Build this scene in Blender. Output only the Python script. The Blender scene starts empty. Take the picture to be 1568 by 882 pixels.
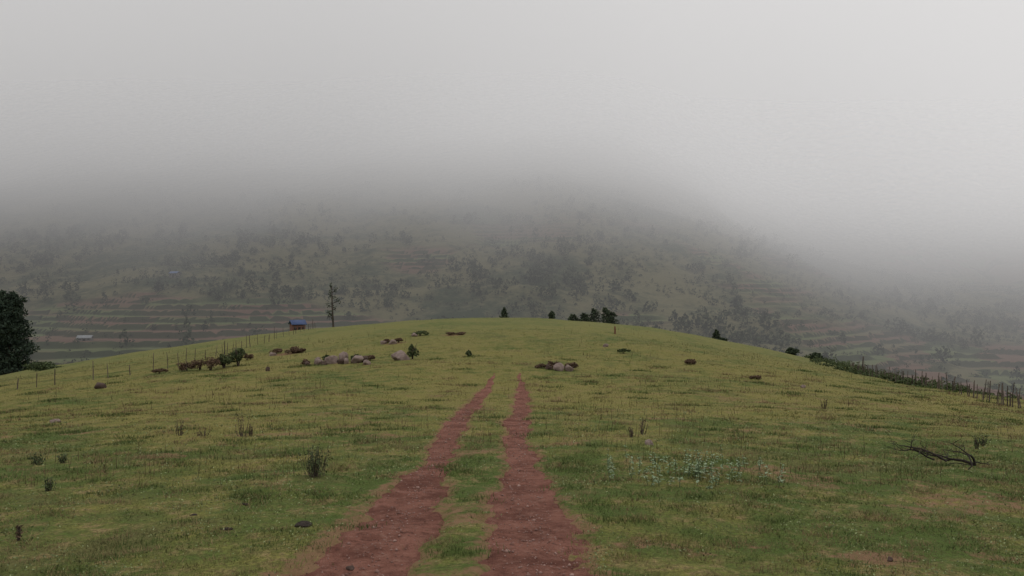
import bpy, math, numpy as np
rng=np.random.default_rng(7)
def hsh(ix,iy,s):
    v=np.sin(ix*127.1+iy*311.7+s*74.7)*43758.5453
    return v-np.floor(v)
def vn(x,y,s=0):
    x=np.asarray(x,float);y=np.asarray(y,float)
    ix=np.floor(x);iy=np.floor(y);fx=x-ix;fy=y-iy
    fx=fx*fx*(3-2*fx);fy=fy*fy*(3-2*fy)
    a=hsh(ix,iy,s);b=hsh(ix+1,iy,s);c=hsh(ix,iy+1,s);d=hsh(ix+1,iy+1,s)
    return (a+(b-a)*fx)*(1-fy)+(c+(d-c)*fx)*fy
def fbm(x,y,s=0,o=4):
    r=0;a=.5;t=0
    for i in range(o):
        r=r+a*vn(x*2**i+i*17.3,y*2**i-i*9.1,s+i);t+=a;a*=.5
    return r/t*2-1
def ss(a,b,x):
    t=np.clip((np.asarray(x,float)-a)/(b-a),0,1);return t*t*(3-2*t)
def herm(x,xs,ys):
    xs=np.array(xs,float);ys=np.array(ys,float)
    m=np.gradient(ys,xs)
    x=np.clip(x,xs[0],xs[-1]);i=np.clip(np.searchsorted(xs,x)-1,0,len(xs)-2)
    h=xs[i+1]-xs[i];t=(x-xs[i])/h
    return (2*t**3-3*t**2+1)*ys[i]+(t**3-2*t**2+t)*h*m[i]+(-2*t**3+3*t**2)*ys[i+1]+(t**3-t**2)*h*m[i+1]
# ---------------------------------------------------------------- terrain
CY=[-60,0,10,20,32,40,50,60,75,90,100,110,130,160,220,400]
CZ=[1.2,-1.98,-2.68,-3.38,-4.2,-4.45,-4.47,-4.3,-3.95,-3.62,-3.75,-4.3,-7,-14,-32,-80]
FY=[-100,150,200,260,320,380,500,700,1000,1400]
FZ=[-38,-34,-31,-25,-14,0,42,130,260,380]
RY=[0,6.7,9.4,13.7,19.1,25,31.9,37,45]
RL=[-1.40,-1.34,-1.27,-1.30,-1.38,-1.28,-1.11,-1.04,-1.0]
RR=[.27,.23,.18,.12,.18,.3,.4,.42,.45]
RW=[.50,.44,.31,.26,.25,.25,.19,.12,.03]
def rut(x,y):
    w=np.interp(y,RY,RW)*(1+.40*fbm(y*.55,x*0+3,37,3))
    a=np.abs(x-herm(y,RY,RL)-.13*fbm(y*.6,y*0,31))/w
    b=np.abs(x-herm(y,RY,RR)-.13*fbm(y*.6,y*0,33))/w
    return np.minimum(a,b)+.62*fbm(x*2.6,y*1.7,35,4)+.34*fbm(x*9,y*6,36,2)
def terr(x,y,z):
    reg=np.maximum(ss(-35,-70,x)*ss(370,310,y),ss(85,125,x)*ss(420,360,y))
    m=ss(.0,.2,fbm(x/60+3,y/60,12,3)-.17+.62*reg)
    return m*ss(120,170,y)*ss(60,20,z)
def far(x,y):
    sh=140*ss(70,300,x)+40*ss(-150,-400,x)
    g=60*fbm(x/170,y/300,5,3)
    z=herm(y-sh+g*.6,FY,FZ)
    z0=z+7*fbm(x/60,y/60,8,4)*ss(170,300,y)
    z=z0+1.8*fbm(x/14,y/14,9,3)*ss(200,320,y)
    m=terr(x,y,z)
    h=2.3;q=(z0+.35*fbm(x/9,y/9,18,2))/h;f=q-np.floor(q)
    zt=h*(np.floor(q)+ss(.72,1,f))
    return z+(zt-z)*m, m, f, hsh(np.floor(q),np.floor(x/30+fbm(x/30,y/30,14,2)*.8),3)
def hill(x,y):
    kL=.0023+.0008*ss(30,80,y);kR=.0023+.0030*ss(25,80,y)
    k=np.where(x<0,kL,kR)
    z=herm(y,CY,CZ)-k*x*x/(1+np.abs(x)/90)
    z=z+.22*fbm(x/9,y/9,1,3)*ss(8,40,np.hypot(x,y))+.06*fbm(x/1.6,y/1.6,2,3)+.025*fbm(x/.35,y/.35,4,2)
    return z
def Z(x,y):
    x=np.asarray(x,float);y=np.asarray(y,float)
    a=hill(x,y);b=far(x,y)[0]
    k=3.;h=np.clip(.5+.5*(a-b)/k,0,1)
    return b+(a-b)*h+k*h*(1-h)
# ---------------------------------------------------------------- helpers
COL=bpy.context.scene.collection
def ob(name,me,mat=None,par=None,loc=None):
    o=bpy.data.objects.new(name,me);COL.objects.link(o)
    if mat: me.materials.append(mat)
    if par: o.parent=par
    if loc is not None: o.location=loc
    return o
def empty(name,loc):
    o=bpy.data.objects.new(name,None);COL.objects.link(o);o.location=loc;o.empty_display_size=.2;return o
def mk(name,co,faces,rnd_shade=None,smooth=False):
    me=bpy.data.meshes.new(name);co=np.asarray(co,np.float32);f=np.asarray(faces,np.int32)
    me.vertices.add(len(co));me.vertices.foreach_set('co',co.ravel())
    k=f.shape[1];me.loops.add(f.size);me.loops.foreach_set('vertex_index',f.ravel())
    me.polygons.add(len(f));me.polygons.foreach_set('loop_start',np.arange(len(f),dtype=np.int32)*k)
    me.polygons.foreach_set('loop_total',np.full(len(f),k,np.int32))
    me.update(calc_edges=True)
    if smooth: me.polygons.foreach_set('use_smooth',np.ones(len(f),bool))
    if rnd_shade is not None:
        a=me.attributes.new('rnd_shade','FLOAT','POINT');a.data.foreach_set('value',np.asarray(rnd_shade,np.float32))
    return me
def grid(name,xs,ys,zf,mat,attrs={}):
    X,Y=np.meshgrid(xs,ys);zz=zf(X,Y);n=len(xs);m=len(ys)
    co=np.stack([X.ravel(),Y.ravel(),zz.ravel()],1)
    i=(np.arange(m-1)[:,None]*n+np.arange(n-1)[None]).ravel()
    q=np.stack([i,i+1,i+n+1,i+n],1)
    me=mk(name,co,q,smooth=True)
    for k,f in attrs.items():
        a=me.attributes.new(k,'FLOAT','POINT');a.data.foreach_set('value',f(X,Y).ravel().astype(np.float32))
    return ob(name,me,mat)
class B:
    def __init__(s): s.v=[];s.f=[];s.r=[];s.n=0
    def add(s,v,f,r=.5):
        v=np.asarray(v,float);s.v.append(v);s.f.append(np.asarray(f)+s.n);s.n+=len(v)
        s.r.append(np.broadcast_to(np.asarray(r,float),(len(v),)))
    def tube(s,P,R,k=6,r=.5):
        P=np.asarray(P,float);m=len(P);v=[]
        for i in range(m):
            t=P[min(i+1,m-1)]-P[max(i-1,0)];t/=np.linalg.norm(t)+1e-9
            u=np.cross(t,[.3,.9,.1]);u/=np.linalg.norm(u)+1e-9;w=np.cross(t,u)
            for j in range(k):
                a=2*math.pi*j/k;v.append(P[i]+R[i]*(u*math.cos(a)+w*math.sin(a)))
        f=[[i*k+j,i*k+(j+1)%k,(i+1)*k+(j+1)%k,(i+1)*k+j] for i in range(m-1) for j in range(k)]
        f+=[[0,1,2,3],[(m-1)*k,(m-1)*k+1,(m-1)*k+2,(m-1)*k+3]] if k>=4 else []
        s.add(v,f,r)
    def leaves(s,P,size,r=None,up=.0,asp=.6):
        P=np.asarray(P,float);n=len(P)
        a=rng.normal(size=(n,3));a[:,2]+=up;a/=np.linalg.norm(a,axis=1,keepdims=True)
        b=np.cross(a,rng.normal(size=(n,3)));b/=np.linalg.norm(b,axis=1,keepdims=True)+1e-9
        sz=(size*rng.uniform(.5,1.3,n))[:,None]
        a=a*sz;b=b*sz*asp
        v=np.stack([P-a,P+b*.9,P+a,P-b],1).reshape(-1,3)
        rr=np.repeat(rng.uniform(0,1,n) if r is None else r,4)
        s.add(v,np.arange(4*n).reshape(-1,4),rr)
    def mesh(s,name,smooth=False): return mk(name,np.concatenate(s.v),np.concatenate(s.f),np.concatenate(s.r),smooth)
class NT:
    def __init__(s,nt): s.nt=nt
    def N(s,t): return s.nt.nodes.new(t)
    def L(s,a,b): s.nt.links.new(a,b)
    def M(s,op,a,b=None,c=None):
        n=s.N('ShaderNodeMath');n.operation=op
        for i,v in enumerate((a,b,c)):
            if v is None: continue
            if isinstance(v,(int,float)): n.inputs[i].default_value=v
            else: s.L(v,n.inputs[i])
        return n.outputs[0]
    def MR(s,v,a,b,c,d,sm=True):
        n=s.N('ShaderNodeMapRange')
        if sm:n.interpolation_type='SMOOTHSTEP'
        s.L(v,n.inputs[0])
        for i,k in enumerate((a,b,c,d)): n.inputs[i+1].default_value=k
        return n.outputs[0]
    def mix(s,f,a,b):
        n=s.N('ShaderNodeMix');n.data_type='RGBA'
        for i,v in ((0,f),(6,a),(7,b)):
            if isinstance(v,tuple): n.inputs[i].default_value=(*v,1)
            elif isinstance(v,(int,float)): n.inputs[i].default_value=v
            else: s.L(v,n.inputs[i])
        return n.outputs[2]
    def noise(s,vec,sc,det=3,rough=.55):
        n=s.N('ShaderNodeTexNoise');n.inputs['Scale'].default_value=sc;n.inputs['Detail'].default_value=det
        n.inputs['Roughness'].default_value=rough
        if vec is not None: s.L(vec,n.inputs['Vector'])
        return n.outputs[0]
    def attr(s,name):
        n=s.N('ShaderNodeAttribute');n.attribute_name=name;return n.outputs['Fac']
def mat(name,r=.9,spec=.2):
    m=bpy.data.materials.new(name);m.use_nodes=True
    b=m.node_tree.nodes['Principled BSDF'];b.inputs['Roughness'].default_value=r
    b.inputs['Specular IOR Level'].default_value=spec
    return m,NT(m.node_tree),b
def rmat(name,c1,c2,nscale=6,r=.9,bump=0,up=False):
    m,t,b=mat(name,r)
    g=t.N('ShaderNodeNewGeometry')
    f=t.M('ADD',t.M('MULTIPLY',t.attr('rnd_shade'),.6),t.M('MULTIPLY',t.noise(g.outputs['Position'],nscale),.8))
    f=t.MR(f,.3,1.05,0,1,False)
    t.L(t.mix(f,c1,c2),b.inputs['Base Color'])
    if bump:
        bp=t.N('ShaderNodeBump');bp.inputs['Strength'].default_value=bump;bp.inputs['Distance'].default_value=.05
        t.L(t.noise(g.outputs['Position'],nscale*3,6),bp.inputs['Height']);t.L(bp.outputs[0],b.inputs['Normal'])
    if up: upn(t,b,g)
    return m
def upn(t,b,g,k=.45):
    v=t.N('ShaderNodeVectorMath');v.operation='MULTIPLY_ADD';t.L(g.outputs['Normal'],v.inputs[0])
    v.inputs[1].default_value=(k,k,k);v.inputs[2].default_value=(0,0,1)
    w=t.N('ShaderNodeVectorMath');w.operation='NORMALIZE';t.L(v.outputs[0],w.inputs[0]);t.L(w.outputs[0],b.inputs['Normal'])
def grasscol(t,pos):
    sp=t.N('ShaderNodeSeparateXYZ');t.L(pos,sp.inputs[0])
    n1=t.noise(pos,.16,5,.6);n2=t.noise(pos,1.1,5,.65);n3=t.noise(pos,5,4,.7)
    near=t.MR(sp.outputs[1],8,26,.20,-.12)
    f=t.M('ADD',t.M('ADD',t.M('MULTIPLY',n1,1.3),t.M('MULTIPLY',n2,1.2)),near)
    f=t.MR(f,1.0,1.50,0,1)
    c=t.mix(f,(.285,.255,.072),(.098,.150,.033))
    tan=t.MR(n3,.46,.64,0,.9)
    tan=t.M('MULTIPLY',tan,t.MR(n2,.38,.58,1,.1))
    c=t.mix(tan,c,(.35,.255,.12))
    c=t.mix(t.MR(t.noise(pos,.55,3,.6),.56,.70,0,.45),c,(.25,.175,.085))
    far_=t.MR(sp.outputs[1],45,95,0,.5)
    return t.mix(far_,c,(.22,.25,.095)),n2,n3
gm,t,b=mat('grass_ground',.95,.1)
g=t.N('ShaderNodeNewGeometry');pos=g.outputs['Position']
c,n2,n3=grasscol(t,pos)
fine=t.noise(pos,22,5,.75)
c=t.mix(t.MR(fine,.38,.62,.65,0),c,(.065,.06,.022))
dn=t.noise(pos,6,6,.7)
df=t.M('ADD',t.attr('dirt'),t.M('MULTIPLY_ADD',dn,1.6,-1.1))
c=t.mix(t.MR(df,.0,.4,0,.85),c,t.mix(dn,(.15,.075,.045),(.34,.20,.12)))
t.L(c,b.inputs['Base Color'])
bp=t.N('ShaderNodeBump');bp.inputs['Strength'].default_value=.7;bp.inputs['Distance'].default_value=.04
t.L(t.noise(pos,18,6,.75),bp.inputs['Height']);t.L(bp.outputs[0],b.inputs['Normal'])
bm_,t,b=mat('grass_blades',.8,.15)
g=t.N('ShaderNodeNewGeometry');c,_,_=grasscol(t,g.outputs['Position'])
r=t.attr('rnd_shade')
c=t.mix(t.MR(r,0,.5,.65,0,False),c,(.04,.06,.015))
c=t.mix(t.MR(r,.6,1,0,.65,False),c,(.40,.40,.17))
t.L(c,b.inputs['Base Color']);upn(t,b,g,.5)
dm,t,b=mat('red_dirt',.95,.1)
g=t.N('ShaderNodeNewGeometry');pos=g.outputs['Position']
a1=t.noise(pos,1.6,6,.7);a2=t.noise(pos,8,6,.75);a3=t.noise(pos,45,3,.6)
c=t.mix(t.MR(a1,.35,.65,0,1),(.20,.080,.057),(.40,.18,.13))
c=t.mix(t.MR(a2,.5,.7,0,.6),c,(.50,.28,.21))
c=t.mix(t.MR(a2,.32,.47,.8,0),c,(.13,.055,.040))
c=t.mix(t.MR(a3,.25,.5,.6,0),c,(.15,.07,.05))
t.L(c,b.inputs['Base Color'])
bp=t.N('ShaderNodeBump');bp.inputs['Strength'].default_value=1;bp.inputs['Distance'].default_value=.12
t.L(t.M('ADD',a2,t.M('MULTIPLY',a3,.4)),bp.inputs['Height']);t.L(bp.outputs[0],b.inputs['Normal'])
mm,t,b=mat('mountain_slope',.95,.05)
g=t.N('ShaderNodeNewGeometry');pos=g.outputs['Position'];sp=t.N('ShaderNodeSeparateXYZ');t.L(pos,sp.inputs[0])
n1=t.noise(pos,.02,5,.6);n2=t.noise(pos,.12,6,.7);n3=t.noise(pos,.6,5,.7)
c=t.mix(t.MR(t.M('ADD',n1,t.M('MULTIPLY',n2,.8)),.75,1.1,0,1),(.17,.155,.085),(.045,.06,.032))
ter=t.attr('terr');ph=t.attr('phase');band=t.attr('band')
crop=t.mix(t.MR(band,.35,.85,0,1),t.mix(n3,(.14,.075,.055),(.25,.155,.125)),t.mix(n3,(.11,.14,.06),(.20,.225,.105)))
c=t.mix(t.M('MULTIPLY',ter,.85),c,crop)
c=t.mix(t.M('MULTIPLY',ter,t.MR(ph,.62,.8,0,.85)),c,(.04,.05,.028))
c=t.mix(t.MR(n3,.55,.72,0,.5),c,(.04,.05,.025))
c=t.mix(t.MR(sp.outputs[1],130,200,.8,0),c,t.mix(n3,(.10,.14,.05),(.17,.20,.08)))
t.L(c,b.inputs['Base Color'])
def spac(a,b,d0,gr,mx):
    o=[a];d=d0
    while o[-1]<b:
        o.append(o[-1]+d);d=min(d*gr,mx)
    return np.array(o)
def dirt(x,y):
    r=rut(x,y)
    d=.6*ss(2.2,1.1,r)*ss(45,30,y)
    w=np.interp(y,RY,RW);l=(herm(y,RY,RL)-x)/w
    d=np.maximum(d,.75*ss(2.6,1.2,l)*ss(.3,1,l)*ss(11.5,8,y))
    d=np.maximum(d,.5*ss(.30,.55,fbm(x/1.3,y/1.3,57,3))*ss(60,25,y))
    for (px,py,s,k) in ((3.4,7.35,.5,.8),(4.6,7.5,.3,.6),(-5.1,69,1.6,.7),(-9.3,62.5,1.2,.8),(-17.6,61.7,1.8,.8),(-10.5,49,1.6,.5)):
        d=np.maximum(d,k*np.exp(-(((x-px)/s)**2+((y-py)/(s*.8))**2)))
    return d
xp=np.concatenate([np.arange(0,7,.08),spac(7,130,.08,1.04,1.2)])
xs=np.concatenate([-xp[:0:-1],xp])
ys=np.concatenate([np.arange(-25,4,1.),np.arange(4,15,.07),spac(15,150,.07,1.025,.7)])
grid('ground',xs,ys,lambda x,y:Z(x,y)-.07*ss(1.35,.8,rut(x,y))*ss(46,36,y),gm,{'dirt':dirt})
xs=np.concatenate([np.arange(-900,-350,10),np.arange(-350,350,2.2),np.arange(350,900,10)])
ys=np.concatenate([np.arange(-60,100,5),np.arange(100,560,1.1),np.arange(560,1300,10)])
def fz(x,y):
    inn=ss(0,8,130-np.abs(x))*ss(0,8,150-y)*ss(0,8,y+25)
    return Z(x,y)-1.5*inn
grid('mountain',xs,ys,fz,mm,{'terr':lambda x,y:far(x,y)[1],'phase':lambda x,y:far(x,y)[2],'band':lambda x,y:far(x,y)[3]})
v=[];f=[];n0=0
tt=np.linspace(-1.7,1.7,27)
yy=spac(2,44,.06,1.008,.25)
for RC,sd in ((RL,31),(RR,33)):
    Yg,T=np.meshgrid(yy,tt,indexing='ij')
    w=np.interp(Yg,RY,RW);X=herm(Yg,RY,RC)+.13*fbm(Yg*.6,Yg*0,sd)+T*w
    zz=Z(X,Yg)-.03+.014*fbm(X*6,Yg*4,41,3)-.12*ss(1.1,1.7,rut(X,Yg))-.06*ss(1.4,1.7,np.abs(T))
    v.append(np.stack([X.ravel(),Yg.ravel(),zz.ravel()],1))
    m,n=len(yy),len(tt);i=(np.arange(m-1)[:,None]*n+np.arange(n-1)[None]).ravel()
    f.append(np.stack([i,i+1,i+n+1,i+n],1)+n0);n0+=m*n
ob('dirt_track',mk('dirt_track',np.concatenate(v),np.concatenate(f),smooth=True),dm)
oc=np.array([[1,0,0],[0,1,0],[-1,0,0],[0,-1,0],[0,0,1],[0,0,-1.]])
V=[];F=[];R_=[];k=0
tf=np.array([[0,1,4],[1,2,4],[2,3,4],[3,0,4],[1,0,5],[2,1,5],[3,2,5],[0,3,5]])
for i in range(2600):
    y=5*math.exp(rng.uniform(0,math.log(5)));side=rng.random()<.5
    w=np.interp(y,RY,RW);x=herm(y,RY,RL if side else RR)+rng.normal()*w*.5
    s=rng.uniform(.004,.015)*(1+(rng.random()<.06)*1.4)
    p=oc*s*rng.uniform(.6,1.3,(6,3));a=rng.uniform(0,6.3)
    p=p@np.array([[math.cos(a),math.sin(a),0],[-math.sin(a),math.cos(a),0],[0,0,.7]])
    V.append(p+[x,y,0]);F.append(tf+k);k+=6;R_.append(np.full(6,rng.random()))
V=np.concatenate(V);c6=V.reshape(-1,6,3).mean(1);V[:,2]+=np.repeat(Z(c6[:,0],c6[:,1])-.024,6)
ob('track_gravel',mk('track_gravel',V,np.concatenate(F),np.concatenate(R_)),rmat('pebble',(.14,.06,.045),(.46,.30,.25),20))
# ---------------------------------------------------------------- grass
def blades(x,y,h,w,lean=.5,rn=None,zoff=-.01):
    n=len(x);z=Z(x,y)+zoff
    a=rng.uniform(0,2*math.pi,n);l=rng.uniform(0,lean,n)*h;b=rng.uniform(0,2*math.pi,n)
    dx=np.cos(a)*w/2;dy=np.sin(a)*w/2
    v=np.stack([np.stack([x-dx,y-dy,z],1),np.stack([x+dx,y+dy,z],1),np.stack([x+np.cos(b)*l,y+np.sin(b)*l,z+h],1)],1).reshape(-1,3)
    rn=rng.random(n) if rn is None else rn
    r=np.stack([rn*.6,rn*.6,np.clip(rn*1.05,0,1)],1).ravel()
    return v,np.arange(3*n).reshape(-1,3),r
N=440000
y=4.8*np.exp(rng.uniform(0,1,N)*math.log(75/4.8));x=rng.uniform(-1,1,N)*(.74*y+1.5)
r=rut(x,y);keep=(r>.98)&((r>1.2)|(rng.random(N)<.5))|(y>41)
d=dirt(x,y);keep&=rng.random(N)>d*.85
cl=fbm(x/.35,y/.35,51,3);keep&=rng.random(N)<.52+1.2*cl
x=x[keep];y=y[keep];cl=cl[keep]
h=(.020+.034*np.clip(cl+.15,0,1.2)+.018*ss(.1,.5,fbm(x/2.2,y/2.2,55,2)))*(1+y/90)*rng.uniform(.5,1.35,len(x))
w=.0056*(y/6)**.95
v,f,rr=blades(x,y,h,w,1.6,zoff=-.006)
ob('grass',mk('grass',v,f,rr),bm_)
N=70000
y=4.8*np.exp(rng.uniform(0,1,N)*math.log(5));x=rng.uniform(-1,1,N)*(.72*y+1)
k=(rut(x,y)>1.15)&(rng.random(N)<.25+1.1*fbm(x/.7,y/.7,58,3));x=x[k];y=y[k]
l=B();P=np.stack([x,y,Z(x,y)+rng.uniform(.008,.04,len(x))],1)
l.leaves(P,.010*(y/6)**.6)
ob('low_herbs',l.mesh('low_herbs'),rmat('herb',(.05,.08,.02),(.36,.40,.19),9,up=True))
def clumps(cx,cy,n,spread,h0,w0,lean=.7):
    X=np.repeat(cx,n)+rng.normal(size=len(cx)*n)*np.repeat(spread,n);Y=np.repeat(cy,n)+rng.normal(size=len(cx)*n)*np.repeat(spread,n)*.7
    H=np.repeat(h0,n)*rng.uniform(.4,1.2,len(X));return blades(X,Y,H,w0*(Y/6)**.8,lean)
n=220
cy=6*np.exp(rng.random(n)*math.log(9));cx=rng.uniform(-1,1,n)*.7*cy
hot=[(-3.6,17.8),(-3.0,18.0),(-2.6,18.2),(-4.0,17.2),(1.6,17.6),(2.3,17.9),(4.6,18.2),(5.2,18.0),(6.0,17.9),(9.1,20.1),(9.6,20.3),(10.1,20.2),(5.0,17),(-8.2,17.8),(-8.8,17.9),(1.5,15.2),(.95,9.6),(.98,8.7),(-.75,8.3),(-.5,9.9),(1.0,12.5),(-.7,12),(-.6,7.4),(.75,10.8)]
cx=np.concatenate([cx,[p[0] for p in hot]]);cy=np.concatenate([cy,[p[1] for p in hot]])
k=rut(cx,cy)>1.3;cx=cx[k];cy=cy[k]
v,f,rr=clumps(cx,cy,130,.10+.006*cy,.05+.002*cy,.006)
ob('grass_tussocks',mk('grass_tussocks',v,f,rr),rmat('tussock',(.045,.075,.018),(.15,.20,.05),3,up=True))
n=620
cy=6*np.exp(rng.random(n)*math.log(8));cx=rng.uniform(-1,1,n)*.7*cy
hot=[(-3.65,7.55),(-3.5,7.6),(-4.4,7.3),(2.6,8.5),(3.2,8.3),(4.1,8.0),(4.4,9.1),(1.3,9.3),(2.9,9.9),(3.1,10.1),(3.9,7.6),(-3.9,7.5),(2.7,8.3),(3.6,8.2),(4.5,7.9),(3.0,7.9)]
cx=np.concatenate([cx,[p[0] for p in hot]]);cy=np.concatenate([cy,[p[1] for p in hot]])
k=rut(cx,cy)>1.5;cx=cx[k];cy=cy[k]
v,f,rr=clumps(cx,cy,60,.06+.006*cy,.045+.0026*cy,.005,1.3)
ob('dry_grass_tufts',mk('dry_grass_tufts',v,f,rr),rmat('drygrass',(.12,.075,.04),(.38,.27,.13),3,up=True))
n=4600
cy=11*np.exp(rng.random(n)*math.log(7.5));cx=rng.uniform(-1,1,n)*.68*cy
k=(rut(cx,cy)>2)&(fbm(cx/4,cy/6,61,3)>.10);cx=cx[k];cy=cy[k];n=len(cx)
v,f,rr=blades(cx,cy,rng.uniform(.08,.34,n)*(1+cy/120),.008*(cy/12)**.75,.35)
ob('dry_stalks',mk('dry_stalks',v,f,rr),rmat('stalk',(.06,.045,.025),(.17,.13,.07),3))
# ---------------------------------------------------------------- rocks
ROCK=rmat('granite',(.13,.09,.075),(.40,.31,.27),5,bump=.8)
ROCKD=rmat('dark_rock',(.05,.035,.03),(.15,.10,.08),6,bump=.5)
DUNG=rmat('dung',(.02,.015,.012),(.06,.045,.035),20,bump=.6)
import bmesh
def boulder(name,x,y,w,h,m=ROCK,sub=3):
    me=bpy.data.meshes.new(name);bm=bmesh.new();bmesh.ops.create_icosphere(bm,subdivisions=sub,radius=1)
    co=np.array([v.co[:] for v in bm.verts]);s=rng.uniform(0,100)
    for q in range(9):
        nn=rng.normal(size=3);nn/=np.linalg.norm(nn);dd=rng.uniform(.5,.85);pr=co@nn
        co=co-np.where(pr>dd,(pr-dd)*.9,0)[:,None]*nn
    n=fbm(co[:,0]*1.3+s,co[:,1]*1.3+co[:,2]*.9,int(s),3);n2=fbm(co[:,2]*3+s,co[:,0]*3-co[:,1]*2,int(s)+5,3)
    co=co*(1+.22*n+.12*n2)[:,None]*np.array([w/2,w/2*rng.uniform(.65,1),h*.62])*1.15
    for v,c in zip(bm.verts,co): v.co=c
    for f in bm.faces: f.smooth=True
    bm.to_mesh(me);bm.free()
    a=me.attributes.new('rnd_shade','FLOAT','POINT');a.data.foreach_set('value',(.4+.5*n2).astype(np.float32))
    o=ob(name,me,m,loc=(x,y,float(Z(x,y))+h*.28));o.rotation_euler=(0,0,rng.uniform(0,6));return o
for a in [(-11.9,48.6,.55,.35),(-11.2,49.0,.85,.55),(-10.7,50.0,.8,.65),(-10.2,48.5,.45,.35),(-9.6,48.8,.85,.6),(-8.7,47.2,.45,.35),(-12.2,49.5,.5,.4),
          (-7.0,50,1.2,.65),(2.5,42.6,.6,.45),(3.1,42.7,.5,.4),(7.1,59.5,.45,.25),(2.7,15.45,.22,.11),(-13.96,24.1,.3,.13),(14.2,38.4,.3,.16),(-9.4,62.0,.7,.4),(-10.2,62.3,.5,.35),(-8.4,68.0,.5,.35),(-18.5,61.0,.6,.35)]:
    boulder('boulder',*a)
for a in [(-12.5,48.0,.4,.25),(-14,45.2,.32,.28),(2.0,43.0,.4,.3),(-17,62,.9,.4),(-9.2,49.3,.6,.45),(-21.8,41.8,.7,.4),(-10.5,48.3,.5,.3),(-11.5,48.2,.4,.25)]: boulder('dark_boulder',*a,m=ROCKD)
boulder('stone',-1.44,7.0,.07,.04,m=ROCKD)
boulder('stone',3.45,7.2,.05,.04,m=ROCKD)
for a in [(-2.26,8.55,.17,.04),(-3.32,9.8,.09,.02),(-3.05,8.4,.12,.02),(-3.73,9.25,.08,.02)]:
    boulder('cow_dung',*a,m=DUNG)
# ---------------------------------------------------------------- shrubs / trees
LG=rmat('leaf_green',(.035,.052,.024),(.13,.16,.07),2)
LB=rmat('leaf_brown',(.06,.04,.026),(.22,.145,.095),4)
LD=rmat('leaf_dark',(.022,.034,.022),(.085,.11,.06),1.2)
LP=rmat('leaf_pale',(.12,.18,.08),(.36,.44,.28),10)
BK=rmat('bark',(.04,.03,.024),(.11,.085,.065),8,bump=.4)
WD=rmat('weathered_wood',(.05,.04,.032),(.15,.12,.095),12,bump=.3)
def lump(n,lobes,rad):
    L=rng.normal(size=(lobes,3));L/=np.linalg.norm(L,axis=1,keepdims=True);L[:,2]=np.abs(L[:,2])*1.1-.1
    L*=rng.uniform(.35,.8,(lobes,1));k=rng.integers(0,lobes,n)
    p=rng.normal(size=(n,3));p/=np.linalg.norm(p,axis=1,keepdims=True);p*=rng.uniform(.3,1,(n,1))**.5
    lr=rng.uniform(.22,.48,lobes)
    P=L[k]+p*lr[k][:,None]
    r=np.clip(.25+.5*p[:,2]*.6+.35*rng.random(n)+.25*(L[k][:,2]-.3),0,1)  # random leaf tone plus painted shade, darker low in each lobe and lump
    return P*rad,r
def shrub(name,x,y,w,h,m=LG,n=500,leaf=.06,stems=7):
    z=float(Z(x,y));e=empty(name,(x,y,z));s=B()
    for i in range(stems):
        a=rng.uniform(0,6.3);q=rng.uniform(.2,.75)
        tip=np.array([math.cos(a)*w/2*q,math.sin(a)*w/2*q,h*rng.uniform(.6,.95)])
        mid=tip*[.35,.35,.5]+rng.normal(size=3)*.04*h
        s.tube([[0,0,-.1*h],mid,tip],[.03*h,.02*h,.008*h],5,rng.random())
    ob('stems',s.mesh('stems'),BK,e)
    l=B();P,r=lump(n,9,np.array([w/2,w/2,h*.55]));P[:,2]+=h*.33;P[:,2]=np.maximum(P[:,2],.0)
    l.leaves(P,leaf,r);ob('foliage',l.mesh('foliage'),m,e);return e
def twigs(name,x,y,w,h,n=26,leaf=.03,m=BK,lm=LG,nl=4,thick=.004):
    z=float(Z(x,y));e=empty(name,(x,y,z));s=B();l=B()
    for i in range(n):
        a=rng.uniform(0,6.3);b=rng.uniform(0,w*.25)
        p0=np.array([math.cos(a)*b,math.sin(a)*b,-.02]);hh=h*rng.uniform(.5,1.05)
        p2=p0+[math.cos(a)*rng.uniform(0,w*.3),math.sin(a)*rng.uniform(0,w*.3),hh]
        p1=(p0+p2)/2+rng.normal(size=3)*.03*h
        s.tube([p0,p1,p2],[thick,thick*.8,thick*.4],4,rng.random())
        if nl:
            t=rng.uniform(.25,1,(nl,1));l.leaves(p0*(1-t)+p2*t+rng.normal(size=(nl,3))*.012,leaf,None)
    ob('stems',s.mesh('stems'),m,e)
    if nl: ob('leaves',l.mesh('leaves'),lm,e)
    return e
twigs('dark_shrub',-2.92,11.7,.55,.48,56,.02,nl=9)
for a in [(-6.43,10.95,.2,.2),(-8.4,13.95,.35,.24),(-8.05,14.1,.25,.2),(10.1,16.9,.4,.28),(9.6,16.3,.2,.3)]: twigs('small_shrub',*a,n=22,nl=6,leaf=.022)
for a in [(-7.57,17.95,.35,.42),(-6.0,17.5,.35,.5),(-5.8,17.5,.2,.3),(2.85,17.3,.35,.42),(2.5,16.5,.15,.3),(-5.07,8.1,.05,.18),(10.6,15.4,.3,.35),(10.3,26,.3,.4),(-6.9,17.6,.5,.2)]:
    twigs('dry_weed',*a,n=14,nl=3,leaf=.02,lm=LB,thick=.006)
for a in [(-6.4,50.6,.9,1.1),(-2.9,52,.5,.42),(7.9,55.8,1.1,.4),(-8.0,68.8,1.6,.55),(-11.7,50.2,.9,.6),(-9.9,49.9,.8,.6)]: shrub('shrub',*a,n=500,leaf=.07)
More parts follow.
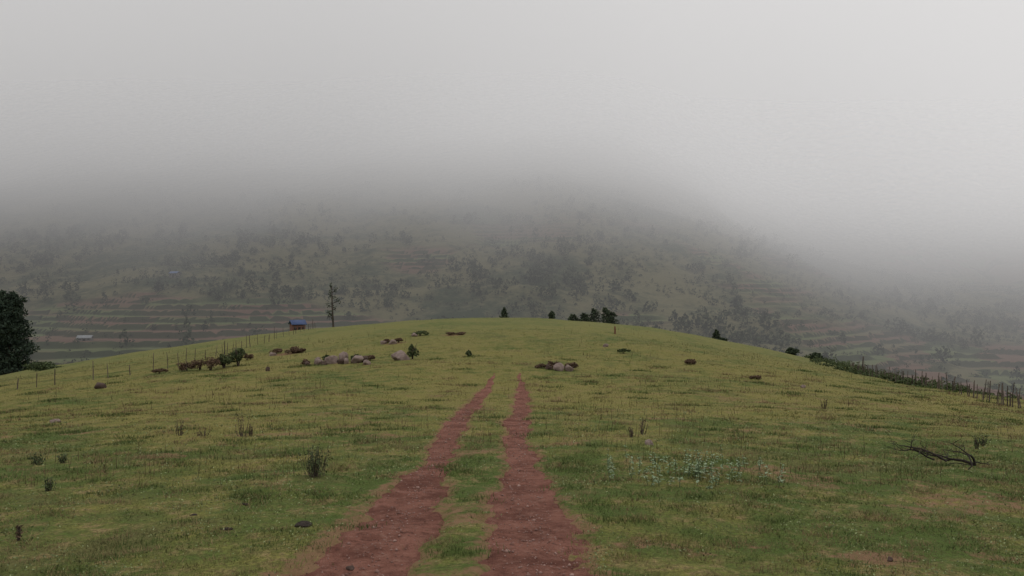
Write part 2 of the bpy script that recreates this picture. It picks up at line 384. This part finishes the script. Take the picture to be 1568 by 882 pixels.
for a in [(-19.3,50.5,1.7,1.0),(-20.4,51.5,1.6,.9),(-19.2,52.5,1.5,1.15),(-21.5,52,1.3,.7),(-19.4,57.7,1.0,.55),(-17.2,61.9,1.6,.6),(-18.6,62.2,1.3,.5),(-16.4,61.5,.9,.4),(2.3,43.3,.9,.5),(3.3,43.3,.9,.5),(11.3,50.1,.8,.45),(-9.0,62.6,.9,.45),(-10.0,62.8,.8,.4),(-5.4,69.2,1.2,.3),(-4.4,69,1.3,.25),(-12.8,48.8,.7,.4),(-9.1,50.4,.7,.4),(-23.3,52,1.2,.4),(13.1,42.6,.8,.18),(1.6,43.3,.7,.3)]:
    shrub('dry_shrub',*a,m=LB,n=700,leaf=.06)
shrub('shrub',-18.3,52.6,1.5,1.5,n=800,leaf=.08)
shrub('shrub',-18.7,51.2,1.1,1.1,n=600,leaf=.08)
s=B();l=B()
for i in range(64):
    if i<24: x=2.75+rng.normal()*.2;y=11.6+rng.normal()*.25;h=rng.uniform(.2,.44)
    else: x=rng.uniform(1.4,4.1);y=rng.uniform(10.9,13.2);h=rng.uniform(.1,.32)
    z=float(Z(x,y));P=[[x,y,z-.02],[x+rng.normal()*.02,y,z+h*.5],[x+rng.normal()*.04,y+rng.normal()*.02,z+h]]
    s.tube(P,[.005,.004,.003],4,.5)
    for j in range(14):
        q=rng.uniform(.25,1.02);a=rng.uniform(0,6.3);L_=rng.uniform(.035,.075)*(1.25-q*.5);wd=L_*.32
        c0=np.array(P[0])*(1-q)+np.array(P[2])*q;d=np.array([math.cos(a),math.sin(a),rng.uniform(-.3,.6)]);sd=np.array([-math.sin(a),math.cos(a),0])
        l.add([c0,c0+d*L_*.5+sd*wd,c0+d*L_+[0,0,-.01],c0+d*L_*.5-sd*wd],[[0,1,2,3]],rng.random())
e=empty('leafy_weeds',(0,0,0));ob('stems',s.mesh('stems'),rmat('weedstem',(.06,.09,.04),(.12,.15,.07)),e);ob('leaves',l.mesh('leaves'),LP,e)
s=B();rg=np.random.default_rng(12)
def br(p,d,L_,r,dep):
    n=6;P=[p];R=[r]
    for i in range(n):
        d=d+rg.normal(size=3)*.27;d[2]*=.8
        d/=np.linalg.norm(d);p=p+d*L_/n;p[2]=max(p[2],.01);P.append(p);R.append(r*(1-.6*(i+1)/n))
        if dep<3 and i>0 and rg.random()<.8:
            q=d+rg.normal(size=3)*.75;q[2]=abs(q[2])*.6;q/=np.linalg.norm(q);br(p,q,L_*rg.uniform(.35,.6),R[-1]*.75,dep+1)
    s.tube(P,R,6,rg.random())
br(np.array([.75,.0,.03]),np.array([-1,.1,.22]),1.1,.026,0)
br(np.array([.75,.0,.03]),np.array([-.8,-.35,.4]),.9,.02,1)
br(np.array([.3,.05,.08]),np.array([-1,-.1,.35]),.9,.018,1)
br(np.array([.1,.05,.1]),np.array([-1,.3,.25]),.7,.015,1)
br(np.array([.72,0,.05]),np.array([.3,.2,.5]),.3,.012,2)
ob('dead_branch',s.mesh('dead_branch'),rmat('dead_wood',(.015,.012,.01),(.05,.04,.035),10),loc=(6.95,13.1,float(Z(6.95,13.1))))
def tree(name,x,y,h,w,n=2500,leaf=.25,m=LD,base=.18,shape='round'):
    z=float(Z(x,y));e=empty(name,(x,y,z));s=B();l=B()
    s.tube([[0,0,-.4],[.02*h,0,h*.35],[.0,.01*h,h*.7],[0,0,h*.93]],[.022*h,.015*h,.010*h,.004*h],7,.5)
    PP=[];RR_=[]
    nb={'sparse':10,'taper':60}.get(shape,26)
    for i in range(nb):
        q=base+(1-base)*(i+.5)/nb*.97;a=i*2.4+rng.uniform(-.5,.5)
        if shape=='cone': rad=w/2*(1-q)**.75*rng.uniform(.7,1.15)+.04*w
        elif shape=='taper': rad=w/2*(1-q*.95)**.5*rng.uniform(.6,1.15)*(.8+.2*ss(0,.15,q))
        elif shape=='sparse': rad=w/2*(.35+.65*math.sin(math.pi*min(1,(q-base)/(1-base)*1.0)))*rng.uniform(.4,1.2)
        else: rad=w/2*math.sin(math.pi*(.15+.8*(q-base)/(1-base)))**.6*rng.uniform(.6,1.1)
        tip=np.array([math.cos(a)*rad,math.sin(a)*rad,q*h+(.08*h if shape=='round' else -.01*h)])
        s.tube([[0,0,q*h*.93],tip*[.5,.5,1]-[0,0,.02*h],tip],[.006*h,.004*h,.002*h],4,.4)
        k=n//nb;p=rng.normal(size=(k,3));p/=np.linalg.norm(p,axis=1,keepdims=True);p*=rng.uniform(.1,1.15,(k,1))**.6
        ctr=tip*np.array([.68,.68,1]);hs_={'sparse':.05,'taper':.06}.get(shape,.085);sz=np.array([max(rad,.14*w)*.55,max(rad,.14*w)*.55,h*hs_])
        PP.append(ctr+p*sz);RR_.append(np.clip(.3+.35*p[:,2]+.4*rng.random(k)-.1+rng.uniform(-.12,.12),0,1))  # painted shading on random tone: leaves lighter atop each clump, darker below
    ob('trunk',s.mesh('trunk'),BK,e)
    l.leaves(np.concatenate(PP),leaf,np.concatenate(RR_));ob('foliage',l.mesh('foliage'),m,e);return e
def top(x,y,py): return (441-py)/1207*y-float(Z(x,y))
LD2=rmat('leaf_pine',(.018,.03,.022),(.06,.085,.055),.8)
x,y=-60.8,95;tree('pine_tree',x,y,top(x,y,446),7.6,16000,.17,LD2,.02,'taper')
x,y=-66,97;tree('pine_tree',x,y,top(x,y,455),8,9000,.2,LD2,.02,'taper')
x,y=-32,140;tree('slender_tree',x,y,top(x,y,432),2.8,360,.16,LD,.45,'sparse')
x,y=-1.1,112;tree('small_conifer',x,y,top(x,y,471),1.6,500,.12,LD,.1,'cone')
x,y=28,108;tree('small_conifer',x,y,top(x,y,505),1.6,600,.12,LD,.1,'cone')
for (px,d,py,w) in [(845,118,478,1.0),(878,120,483,1.6),(895,120,481,2.0),(910,122,475,2.2),(928,120,474,1.8),(937,121,480,1.8),(1212,98,540,1.7),(1105,112,519,1.8),(1250,92,554,1.4),(62,80,566,3.4)]:
    x=(px-784)/1207*d;h=top(x,d,py)
    tree('bushy_tree',x,d,max(h,.8),w,1000,.14,LD if px!=62 else LG,.02,'round')
l=B();n=520
sy=rng.uniform(50,125,n);sx=rng.uniform(.34,.62,n)*sy+3
k=sx>27+(sy-60)*.12;sx=sx[k];sy=sy[k]
for x,y in zip(sx,sy):
    w=rng.uniform(.3,1.0)*(1+.6*(rng.random()<.1));P,r=lump(80,4,np.array([w*1.3,w,w*.55]));P[:,2]+=w*.15
    l.leaves(P+[x,y,float(Z(x,y))],.10,r)
ob('hillside_scrub',l.mesh('hillside_scrub'),LG)
def tmass(name,n,rlo,rhi,nl,leafk,mask,m,flip=.5):
    y=rng.uniform(165,560,n*7);x=rng.uniform(-.72,.72,n*7)*y
    k=mask(x,y)>rng.random(len(x));x=x[k][:n];y=y[k][:n];n=len(x);z=Z(x,y)
    r=rng.uniform(rlo,rhi,n)*rng.uniform(.6,1,n);hh=r*rng.uniform(1.3,2.4,n);con=(rng.random(n)<flip)
    p=rng.normal(size=(n,nl,3));p/=np.linalg.norm(p,axis=2,keepdims=True);p*=rng.uniform(.25,1,(n,nl,1))**.5
    q=(p[:,:,2]+1)/2
    wd=np.where(con[:,None],(1.15-q),1.0)*(1+.35*np.sin(np.arctan2(p[:,:,1],p[:,:,0])*3+x[:,None]))
    P=np.stack([x[:,None]+p[:,:,0]*wd*r[:,None],y[:,None]+p[:,:,1]*wd*r[:,None],z[:,None]+q*hh[:,None]],2)
    s=np.repeat(r*leafk,nl);rr=np.clip(np.repeat(rng.uniform(0,.6,n),nl)+q.ravel()*.35+.1*rng.random(n*nl),0,1)  # crown shade put into the leaf tone, dark at the bottom, plus random
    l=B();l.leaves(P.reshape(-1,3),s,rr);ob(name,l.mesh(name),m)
DT=rmat('distant_leaf',(.018,.028,.017),(.085,.10,.055),.05)
open_=lambda x,y:1-.85*terr(x,y,far(x,y)[0])
tmass('distant_trees',1700,1.2,4.0,46,.26,lambda x,y:(.05+.95*ss(.0,.28,fbm(x/34,y/34,71,3)+.35*ss(-30,20,x)*ss(90,40,x)))*open_(x,y),DT)
def bmask(x,y):
    ph=far(x,y)[2];t_=terr(x,y,far(x,y)[0])
    return (.15+.75*ss(-.1,.3,fbm(x/25,y/25,75,3)))*(1-t_)+t_*.4*ss(.65,.8,ph)
tmass('distant_bushes',6500,.4,1.4,14,.42,bmask,DT,.1)
# ---------------------------------------------------------------- fences
def fence(name,path,sp,h,rr=.035):
    P=np.array(path,float);seg=np.hypot(*np.diff(P,axis=0).T);cum=np.r_[0,np.cumsum(seg)]
    e=empty(name,(0,0,0));s=B();w=B();tops=[];q=0
    while q<cum[-1]:
        x=np.interp(q,cum,P[:,0])+rng.normal()*.06;y=np.interp(q,cum,P[:,1])+rng.normal()*.06;z=float(Z(x,y))
        hh=h*rng.uniform(.6,1.2);dx,dy=rng.normal(size=2)*.08;r0=rr*rng.uniform(.6,1.4)
        s.tube([[x,y,z-.3],[x+dx*.5+rng.normal()*.02,y+dy*.5,z+hh*.5],[x+dx,y+dy,z+hh]],[r0,r0*.9,r0*.7],6,rng.random())
        tops.append(((x,y,z),hh,(dx,dy)));q+=sp*rng.uniform(.6,1.4)
    for fr in (.35,.7):
        w.tube([[a[0]+d[0]*fr,a[1]+d[1]*fr,a[2]+h*.85*fr] for a,hh,d in tops],[.006]*len(tops),4,.5)
    ob('posts',s.mesh('posts'),WD,e);ob('wires',w.mesh('wires'),WD,e)
fence('stick_fence',[(30,70),(28.8,64),(27.8,58),(26.4,50),(24.8,43.1),(22.9,36.4),(21.0,31),(20,26),(19.5,15)],.5,.95,.028)
fence('wooden_fence',[(-34,40),(-31.2,48),(-27.8,50.4),(-26.1,52.3),(-24.4,56),(-23.4,62.7),(-24.4,73.6),(-23.6,84),(-24,96)],1.5,1.1,.03)
s=B();z=float(Z(29.6,66.5));s.tube([[29.6,66.5,z-.2],[29.6,66.5,z+.8],[29.65,66.5,z+1.6]],[.07,.06,.05],8,.3)
ob('fence_post',s.mesh('fence_post'),WD)
s=B();z=float(Z(9.7,74.3));s.tube([[9.7,74.3,z-.2],[9.72,74.3,z+.35],[9.69,74.3,z+.7]],[.09,.08,.07],8,.5)
ob('wooden_post',s.mesh('wooden_post'),rmat('post_wood',(.12,.05,.03),(.2,.1,.06)))
# ---------------------------------------------------------------- houses
def house(name,x,y,w,d,h,roofc,wallc,rot=0,pitch=.28):
    z=float(Z(x,y));e=empty(name,(x,y,z));e.rotation_euler=(0,0,rot)
    wm=rmat('wall',tuple(c*.7 for c in wallc),wallc,1.5);rm=rmat('roof',tuple(c*.75 for c in roofc),roofc,1.5,.5)
    dk=rmat('opening',(.015,.012,.01),(.03,.025,.02))
    def box(nm,x0,x1,y0,y1,z0,z1,m):
        v=[(a,b_,c_) for c_ in (z0,z1) for b_ in (y0,y1) for a in (x0,x1)]
        ob(nm,mk(nm,v,[[0,2,3,1],[4,5,7,6],[0,1,5,4],[2,6,7,3],[0,4,6,2],[1,3,7,5]],np.full(8,.5)),m,e)
    box('walls',-w/2,w/2,-d/2,d/2,-1.5,h,wm)
    box('door',-w*.08,w*.12,-d/2-.03,-d/2-.003,0,h*.8,dk)
    box('window_1',-w*.38,-w*.2,-d/2-.03,-d/2-.003,h*.45,h*.8,dk);box('window_2',w*.25,w*.4,-d/2-.03,-d/2-.003,h*.45,h*.8,dk)
    o=.2;r=h+d*pitch
    v=[]
    for sx in (-w/2-o,w/2+o):
        v+=[(sx,-d/2-o,h-.06),(sx,0,r),(sx,d/2+o,h-.06),(sx,d/2+o,h+.02),(sx,0,r+.09),(sx,-d/2-o,h+.02)]
    f=[[0,1,7,6],[1,2,8,7],[2,3,9,8],[3,4,10,9],[4,5,11,10],[5,0,6,11],[0,5,4,1],[1,4,3,2],[6,7,10,11],[7,8,9,10]]
    ob('roof',mk('roof',v,f,np.full(12,.5)),rm,e)
house('blue_roof_hut',-32.4,119,1.9,2.0,2.15,(.08,.12,.25),(.20,.10,.07),.5)
house('farm_house',-149,275,4.5,3,1.0,(.40,.42,.44),(.2,.18,.16),.2)
house('farm_house',-158.8,371,4,3,2.0,(.15,.22,.42),(.2,.18,.16),-.2)
# ---------------------------------------------------------------- fog
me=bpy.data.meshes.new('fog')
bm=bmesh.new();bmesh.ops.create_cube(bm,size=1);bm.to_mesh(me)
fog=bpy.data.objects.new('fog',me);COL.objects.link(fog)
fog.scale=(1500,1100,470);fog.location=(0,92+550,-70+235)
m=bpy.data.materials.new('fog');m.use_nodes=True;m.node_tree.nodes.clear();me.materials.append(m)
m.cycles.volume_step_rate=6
t=NT(m.node_tree)
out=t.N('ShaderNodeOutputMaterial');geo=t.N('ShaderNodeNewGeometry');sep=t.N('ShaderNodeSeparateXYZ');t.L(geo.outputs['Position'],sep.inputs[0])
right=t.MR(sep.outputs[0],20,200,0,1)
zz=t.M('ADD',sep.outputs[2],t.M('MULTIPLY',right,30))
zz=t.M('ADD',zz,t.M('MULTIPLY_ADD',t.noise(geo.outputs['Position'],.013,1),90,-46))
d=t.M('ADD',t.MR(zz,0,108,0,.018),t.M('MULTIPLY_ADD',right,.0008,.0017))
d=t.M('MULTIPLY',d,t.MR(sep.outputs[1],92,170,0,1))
rad=t.M('MULTIPLY',t.MR(t.M('ADD',sep.outputs[2],t.M('MULTIPLY',right,34)),5,105,.23,.72),t.MR(sep.outputs[0],-140,170,.88,1.08))  # fog glows by itself in place of scattered daylight, brighter high and right
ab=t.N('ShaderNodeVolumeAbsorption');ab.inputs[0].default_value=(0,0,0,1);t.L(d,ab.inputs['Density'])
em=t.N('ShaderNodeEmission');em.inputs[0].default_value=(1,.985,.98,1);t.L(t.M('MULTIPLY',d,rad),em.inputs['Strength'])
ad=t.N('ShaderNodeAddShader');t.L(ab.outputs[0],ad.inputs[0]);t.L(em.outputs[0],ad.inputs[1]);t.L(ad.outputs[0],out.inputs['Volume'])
# ---------------------------------------------------------------- world, light, camera
w=bpy.data.worlds.new('World');bpy.context.scene.world=w;w.use_nodes=True;t=NT(w.node_tree)
bg=w.node_tree.nodes['Background'];wo=w.node_tree.nodes['World Output']
tc=t.N('ShaderNodeTexCoord');sp=t.N('ShaderNodeSeparateXYZ');t.L(tc.outputs['Generated'],sp.inputs[0])
cr=t.N('ShaderNodeValToRGB');t.L(sp.outputs[2],cr.inputs[0])
e=cr.color_ramp.elements;e[0].position=0;e[0].color=(.35,.35,.352,1);e[1].position=1;e[1].color=(1,1,1,1)
for p,c in ((.1,.5),(.33,.68)):
    q=e.new(p);q.color=(c,c*.995,c*.985,1)
t.L(cr.outputs[0],bg.inputs[0]);bg.inputs[1].default_value=1
sky=t.N('ShaderNodeTexSky');sky.sky_type='NISHITA';sky.sun_disc=False;sky.sun_elevation=math.radians(55);sky.sun_rotation=math.radians(40)
hs=t.N('ShaderNodeHueSaturation');hs.inputs['Saturation'].default_value=.1;t.L(sky.outputs[0],hs.inputs['Color'])
bg2=t.N('ShaderNodeBackground');t.L(hs.outputs[0],bg2.inputs[0]);bg2.inputs[1].default_value=.08
mx=t.N('ShaderNodeMixShader');mx.inputs[0].default_value=.2;t.L(bg.outputs[0],mx.inputs[1]);t.L(bg2.outputs[0],mx.inputs[2]);t.L(mx.outputs[0],wo.inputs[0])
l=bpy.data.lights.new('sun','SUN');l.energy=1.5;l.angle=math.radians(25);l.color=(1,.97,.93);o=bpy.data.objects.new('sun',l);COL.objects.link(o)
from mathutils import Vector
dr=Vector((math.sin(math.radians(40))*math.cos(math.radians(55)),math.cos(math.radians(40))*math.cos(math.radians(55)),math.sin(math.radians(55))))
o.rotation_euler=dr.to_track_quat('Z','Y').to_euler()
c=bpy.data.cameras.new('camera');c.lens=27.7;c.clip_end=5000;co=bpy.data.objects.new('camera',c);COL.objects.link(co)
co.rotation_euler=(math.radians(90),0,0);bpy.context.scene.camera=co
sc=bpy.context.scene;sc.view_settings.view_transform='Standard';sc.view_settings.look='None';sc.view_settings.exposure=0
